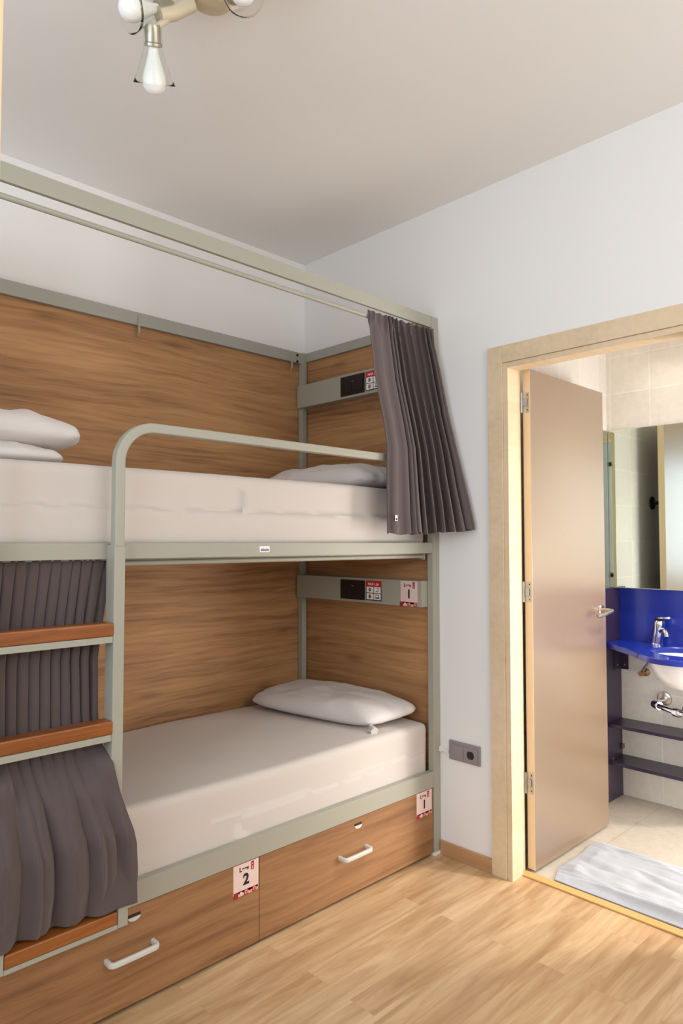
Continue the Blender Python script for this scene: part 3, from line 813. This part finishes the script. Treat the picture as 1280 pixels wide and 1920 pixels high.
# plate with an oval hole: bridge outer loop to inner oval by angle
bm = bmesh.new(); K = 96; ax_, ay_ = .142, .165
def outpt(a):
    d = Vector((math.cos(a), math.sin(a))); best = None
    for p, q in zip(outer, outer[1:]+outer[:1]):
        p = Vector(p)-Vector((cx, cy)); q = Vector(q)-Vector((cx, cy)); e = q-p
        den = d.x*e.y-d.y*e.x
        if abs(den) < 1e-9: continue
        t = (p.x*e.y-p.y*e.x)/den; s = (p.x*d.y-p.y*d.x)/den
        if t > 0 and -1e-6 <= s <= 1+1e-6 and (best is None or t > best): best = t
    return d*best+Vector((cx, cy))
th_ = .026
rings = []
for z, which in ((ZT-th_, 'i'), (ZT-.004, 'i'), (ZT, 'i2'), (ZT, 'o2'), (ZT-.004, 'o'), (ZT-th_, 'o')):
    ring = []
    for k in range(K):
        a = 2*math.pi*k/K
        if which[0] == 'i':
            g = .003 if which == 'i2' else 0
            p = Vector((cx+(ax_+g)*math.cos(a), cy+(ay_+g)*math.sin(a)))
        else:
            p = outpt(a)
            if which == 'o2': p = p+(Vector((cx, cy))-p).normalized()*.004
        ring.append(bm.verts.new((p.x, p.y, z)))
    rings.append(ring)
rings.append(rings[0])
for A, B in zip(rings[:-1], rings[1:]):
    for k in range(K): bm.faces.new((A[k], A[(k+1) % K], B[(k+1) % K], B[k]))
bmesh.ops.recalc_face_normals(bm, faces=bm.faces[:])
obj('worktop', bm, 'blue', van)
obj('splashback', box(XM-.017, XM-.0003, 2*cy-1.579, 1.5795, ZT-.02, 1.0640, .001), 'blue', van)
bm = box(3.345, XM-.0003, 1.5800, 1.6018, -.0005, 1.0640, .001)
o = obj('side_panel', bm, 'navy', van); o['label'] = 'dark navy side panel reaching to the floor'
obj('side_panel', box(3.345, XM-.0003, 2*cy-1.60, 2*cy-1.5795, -.0005, 1.0640, .001), 'navy', van)
for z in (.375, .190):
    obj('shelf', box(3.400, XM-.0005, 2*cy-1.579, 1.5795, z, z+.016, .001), 'navy', van)
bm = bmesh.new(); bx(bm, 3.478, XM-.018, 1.5745, 1.5798, .645, .770, .001)
bx(bm, XM-.022, XM-.0165, 1.535, 1.5745, .645, .770, .001)
for z in (.668, .748):
    lathe(bm, [(0, 0), (.0045, 0), (.0035, .002), (0, .0025)], (3.51, 1.5745, z), (0, -1, 0), n=10, mi=1)
    lathe(bm, [(0, 0), (.0045, 0), (.0035, .002), (0, .0025)], (XM-.022, 1.552, z), (-1, 0, 0), n=10, mi=1)
obj('angle_bracket', bm, ['navy', 'zinc'], van)
obj('shelf_bracket', box(XM-.028, XM-.001, 1.568, 1.5795, .238, .262, .003), 'brass', van)
obj('shelf_bracket', box(3.43, 3.455, 1.572, 1.5797, .2065, .216, .002), 'brass', van)
# basin
bm = bmesh.new()
pr_o = [(1.06, ZT-th_-.0005), (1.05, .745), (.99, .715), (.88, .68), (.70, .648), (.45, .630), (.16, .624)]
pr_i = [(.12, .634), (.42, .642), (.66, .660), (.83, .690), (.93, .725), (.985, .76), (1.0, ZT-th_-.0005)]
rg = []
for s_, z in pr_o+pr_i:
    rg.append([bm.verts.new((cx+ax_*s_*math.cos(2*math.pi*k/48), cy+ay_*s_*math.sin(2*math.pi*k/48), z)) for k in range(48)])
rg.append(rg[0])
for A, B in zip(rg[:-1], rg[1:]):
    for k in range(48): bm.faces.new((A[k], A[(k+1) % 48], B[(k+1) % 48], B[k]))
bmesh.ops.recalc_face_normals(bm, faces=bm.faces[:])
bas = obj('washbasin', bm, 'ceramic', sharp=60); tag(bas, 'round white ceramic washbasin hung under the blue counter', 'washbasin')
# tap
tp = thing('basin_tap', 'chrome single lever tap on the blue counter beside the washbasin', 'tap', (3.500, 1.372, ZT))
tilt = Vector((-.10, -.16, 1)).normalized()
bm = bmesh.new(); lathe(bm, [(0, 0), (.029, 0), (.029, .004), (.0255, .008), (.025, .085), (.0262, .098), (.025, .112), (.020, .122), (0, .124)], (3.500, 1.372, ZT), (-.10, -.17, 1), n=28)
obj('tap_body', bm, 'chrome', tp)
top = Vector((3.500, 1.372, ZT))+Vector((-.10, -.17, 1)).normalized()*.122
dirx = Vector((-.62, -.78, 0)).normalized()
bm = ring_sweep(bmesh.new(), [Vector((3.494, 1.362, ZT+.062)), Vector((3.494, 1.362, ZT+.070))+dirx*.03, Vector((3.494, 1.362, ZT+.074))+dirx*.055, Vector((3.494, 1.362, ZT+.060))+dirx*.072, Vector((3.494, 1.362, ZT+.046))+dirx*.076], circ(.0125, 16)); obj('spout', bm, 'chrome', tp)
bm = bmesh.new(); c0 = top+Vector((0, 0, .004)); s_ = dirx.cross(Vector((0, 0, 1)))
A = []; B = []
for k in range(28):
    a = 2*math.pi*k/28; p = c0+dirx*(.026+.058*math.cos(a))+s_*(.031*math.sin(a))+Vector((0, 0, .010*(.028+.052*math.cos(a))/.08))
    A.append(bm.verts.new(p)); B.append(bm.verts.new(p+Vector((0, 0, .009))))
bm.faces.new(A); bm.faces.new(B)
for k in range(28): bm.faces.new((A[k], A[(k+1) % 28], B[(k+1) % 28], B[k]))
bmesh.ops.recalc_face_normals(bm, faces=bm.faces[:]); obj('lever', bm, 'satin', tp)
# drain trap
tr = thing('drain_trap', 'chrome bottle trap and waste pipe under the washbasin', 'drain pipe', (cx, cy, .42))
bm = bmesh.new()
lathe(bm, [(0, .0), (.020, .002), (.0275, .012), (.029, .03), (.029, .098), (.033, .102), (.033, .118), (.028, .124), (.018, .128), (.018, .150), (.024, .152), (.024, .19), (.030, .1935), (0, .1935)], (cx, cy, .430), n=28)
obj('trap_bottle', bm, 'chrome', tr)
bm = ring_sweep(bmesh.new(), [(cx, cy+.028, .512), (cx+.03, cy+.09, .514), (cx+.075, cy+.165, .516)]+[(cx+.10, cy+.195, .518), (cx+.14, cy+.20, .52), (XM-.004, cy+.20, .52)], circ(.0125, 14)); obj('waste_pipe', bm, 'chrome', tr)
bm = bmesh.new(); lathe(bm, [(0, 0), (.018, 0), (.020, .004), (.020, .030), (.018, .034), (0, .034)], (cx+.012, cy+.05, .5125), (.45, .9, 0), n=20); obj('pipe_nut', bm, 'chrome', tr); bm = bmesh.new()
lathe(bm, [(0, 0), (.019, 0), (.021, .005), (.021, .040), (.018, .045), (0, .045)], (cx+.082, cy+.168, .516), (.62, .78, 0), n=20)
obj('pipe_nut', bm, 'chrome', tr)
bm = bmesh.new(); lathe(bm, [(.0135, 0), (.036, 0), (.034, .010), (.0145, .016)], (XM-.0005, cy+.20, .522), (-1, 0, 0), n=28); obj('wall_rosette', bm, 'satin', tr)
# shut off valve
vv = thing('angle_valve', 'small aged water valve with hose on the tiles beside the washbasin', 'valve', (XM-.01, 1.46, .63))
bm = bmesh.new(); lathe(bm, [(0, 0), (.021, 0), (.019, .006), (.010, .010), (.010, .05), (.013, .052), (.013, .066), (0, .068)], (XM-.0005, 1.455, .640), (-1, 0, 0), n=20); obj('valve_body', bm, 'brass', vv)
bm = ring_sweep(bmesh.new(), [(XM-.045, 1.455, .648), (XM-.06, 1.435, .675), (XM-.085, 1.40, .715), (XM-.10, 1.372, .7704)], circ(.0062, 10)); obj('supply_hose', bm, 'satin', vv)
# robe hook behind the door, seen in the mirror
hk = thing('robe_hook', 'dark round hook on the bathroom wall seen in the mirror', 'hook', (2.92, YS, 1.50))
bm = bmesh.new(); lathe(bm, [(0, 0), (.038, 0), (.036, .008), (.012, .012), (.010, .035), (.016, .040), (.014, .046), (0, .048)], (2.92, YS-.0003, 1.520), (0, -1, 0), n=28); obj('hook_rose', bm, 'dark', hk)
# spot lights on bathroom ceiling
for i, (x, y) in enumerate(((3.40, 1.333), (3.40, 1.197))):
    s = thing('ceiling_spotlight', ('small brass spotlight on the bathroom ceiling nearer the door leaf', 'small brass spotlight on the bathroom ceiling at the right edge of the view')[i], 'spotlight', (x, y, ZB), group='spotlights over the bathroom mirror')
    bm = bmesh.new(); lathe(bm, [(0, 0), (.030, 0), (.030, .012), (.008, .016), (.008, .075), (.024, .083), (.030, .125), (.026, .125), (.016, .107), (0, .105)], (x, y, ZB-.0003), (0, 0, -1), n=24); obj('lamp_head', bm, 'brass', s)
# towel used as bath mat
def towel(u, v):
    # u along y (near right to far left), v across x
    x = lerp(2.476, 2.925, v) + .012*nz(u*2, v, 1) - .018*(v)*u*0
    y = lerp(.52, 1.405, u) + .012*nz(v*3, u, 6)
    if u > .9 and v < .2: y -= .35*(u-.9)*(.2-v)/.2
    rid = 0
    for c in (.10, .15, .20, .80, .85, .90): rid += .0022*math.exp(-((v-c)/.012)**2)
    wr = .012*abs(nz(u*3.5+.3*v, v*4.5, 2.1))+.011*max(0, nz(u*2+v*2.5, v*7-u*3, 9.3))+.003*nz(u*14, v*10, 4)
    edge = min(1, min(u, 1-u)*14, min(v, 1-v)*10)
    return Vector((x, y, .0075+edge*(wr*1.7+.004)+rid*1.4))
bm = grid_mesh(towel, 130, 80); bmesh.ops.recalc_face_normals(bm, faces=bm.faces[:])
if bm.faces[0].normal.z < 0: bmesh.ops.reverse_faces(bm, faces=bm.faces[:])
thicken(bm, .005)
tag(obj('bath_towel', bm, 'terry', sharp=80), 'crumpled white towel laid as a mat on the bathroom floor', 'towel')

# ------------------------------------------------------------------ light
def area(name, loc, rot, sx, sy, energy, col):
    l = bpy.data.lights.new(name, 'AREA'); l.shape = 'RECTANGLE'; l.size = sx; l.size_y = sy; l.energy = energy; l.color = col
    o = bpy.data.objects.new(name, l); C.objects.link(o); o.location = loc; o.rotation_euler = rot; return o
# daylight through the two bedroom windows, then an added bathroom fill
area('window_daylight', (X0-.12, (WY0+WY1)/2, (WZ0+WZ1)/2), (0, R(-90), 0), WZ1-WZ0, WY1-WY0, 64, (.72, .86, 1.0))
area('window_daylight', ((NX0+NX1)/2, Y0-.12, (NZ0+NZ1)/2), (R(90), 0, 0), NX1-NX0, NZ1-NZ0, 34, (1.0, .965, .92))
area('bathroom_fill_panel', (3.2, -.19, .72), (R(90), 0, 0), .64, 1.15, 40, (1.0, .985, .96))  # unseen panel added to brighten the bathroom; the wall behind has no opening
def spotlight(name, loc, tgt, e, cone, col):
    l = bpy.data.lights.new(name, 'SPOT'); l.energy = e; l.spot_size = R(cone); l.spot_blend = .9; l.shadow_soft_size = .05; l.color = col
    o = bpy.data.objects.new(name, l); C.objects.link(o); o.location = loc
    o.rotation_euler = (Vector(tgt)-Vector(loc)).to_track_quat('-Z', 'Y').to_euler(); return o
for y in (1.333, 1.197): spotlight('mirror_spot', (3.39, y, 2.268), (3.25, y, 0), 1.0, 120, (1.0, .95, .88))
spotlight('near_floor_fill', (2.0, -.15, ZC-.03), (1.85, .55, 0), 110, 58, (1.0, .97, .93))  # unseen spot added to lift the near floor; no fixture behind it
spotlight('bathroom_fill_spot', (2.85, .45, ZB-.03), (2.9, .75, 0), 105, 118, (1.0, .96, .91))  # unseen spot added for the bathroom floor, tiles and door reflection
w = bpy.data.worlds.new('world'); sc.world = w; w.use_nodes = True
w.node_tree.nodes['Background'].inputs['Color'].default_value = (.75, .85, 1, 1); w.node_tree.nodes['Background'].inputs['Strength'].default_value = .6

# ------------------------------------------------------------------ camera
yaw, pit, f = .797989, .0424985, 1298.39
cam = bpy.data.cameras.new('camera'); co = bpy.data.objects.new('camera', cam); C.objects.link(co); sc.camera = co
co.location = (0, 0, 1.3)
co.rotation_euler = (R(90)+pit, 0, yaw-R(90))
cam.sensor_fit = 'VERTICAL'; cam.sensor_height = 24; cam.lens = f*24/1920; cam.clip_start = .02
sc.view_settings.view_transform = 'Standard'; sc.view_settings.look = 'None'; sc.view_settings.gamma = 1
sc.view_settings.use_curve_mapping = False; sc.view_settings.exposure = 0.03
sc.cycles.use_denoising = True
sc.cycles.max_bounces = 10; sc.cycles.diffuse_bounces = 6; sc.cycles.glossy_bounces = 6; sc.cycles.transmission_bounces = 8; sc.cycles.transparent_max_bounces = 8
sc.cycles.blur_glossy = .5; sc.cycles.sample_clamp_indirect = 8
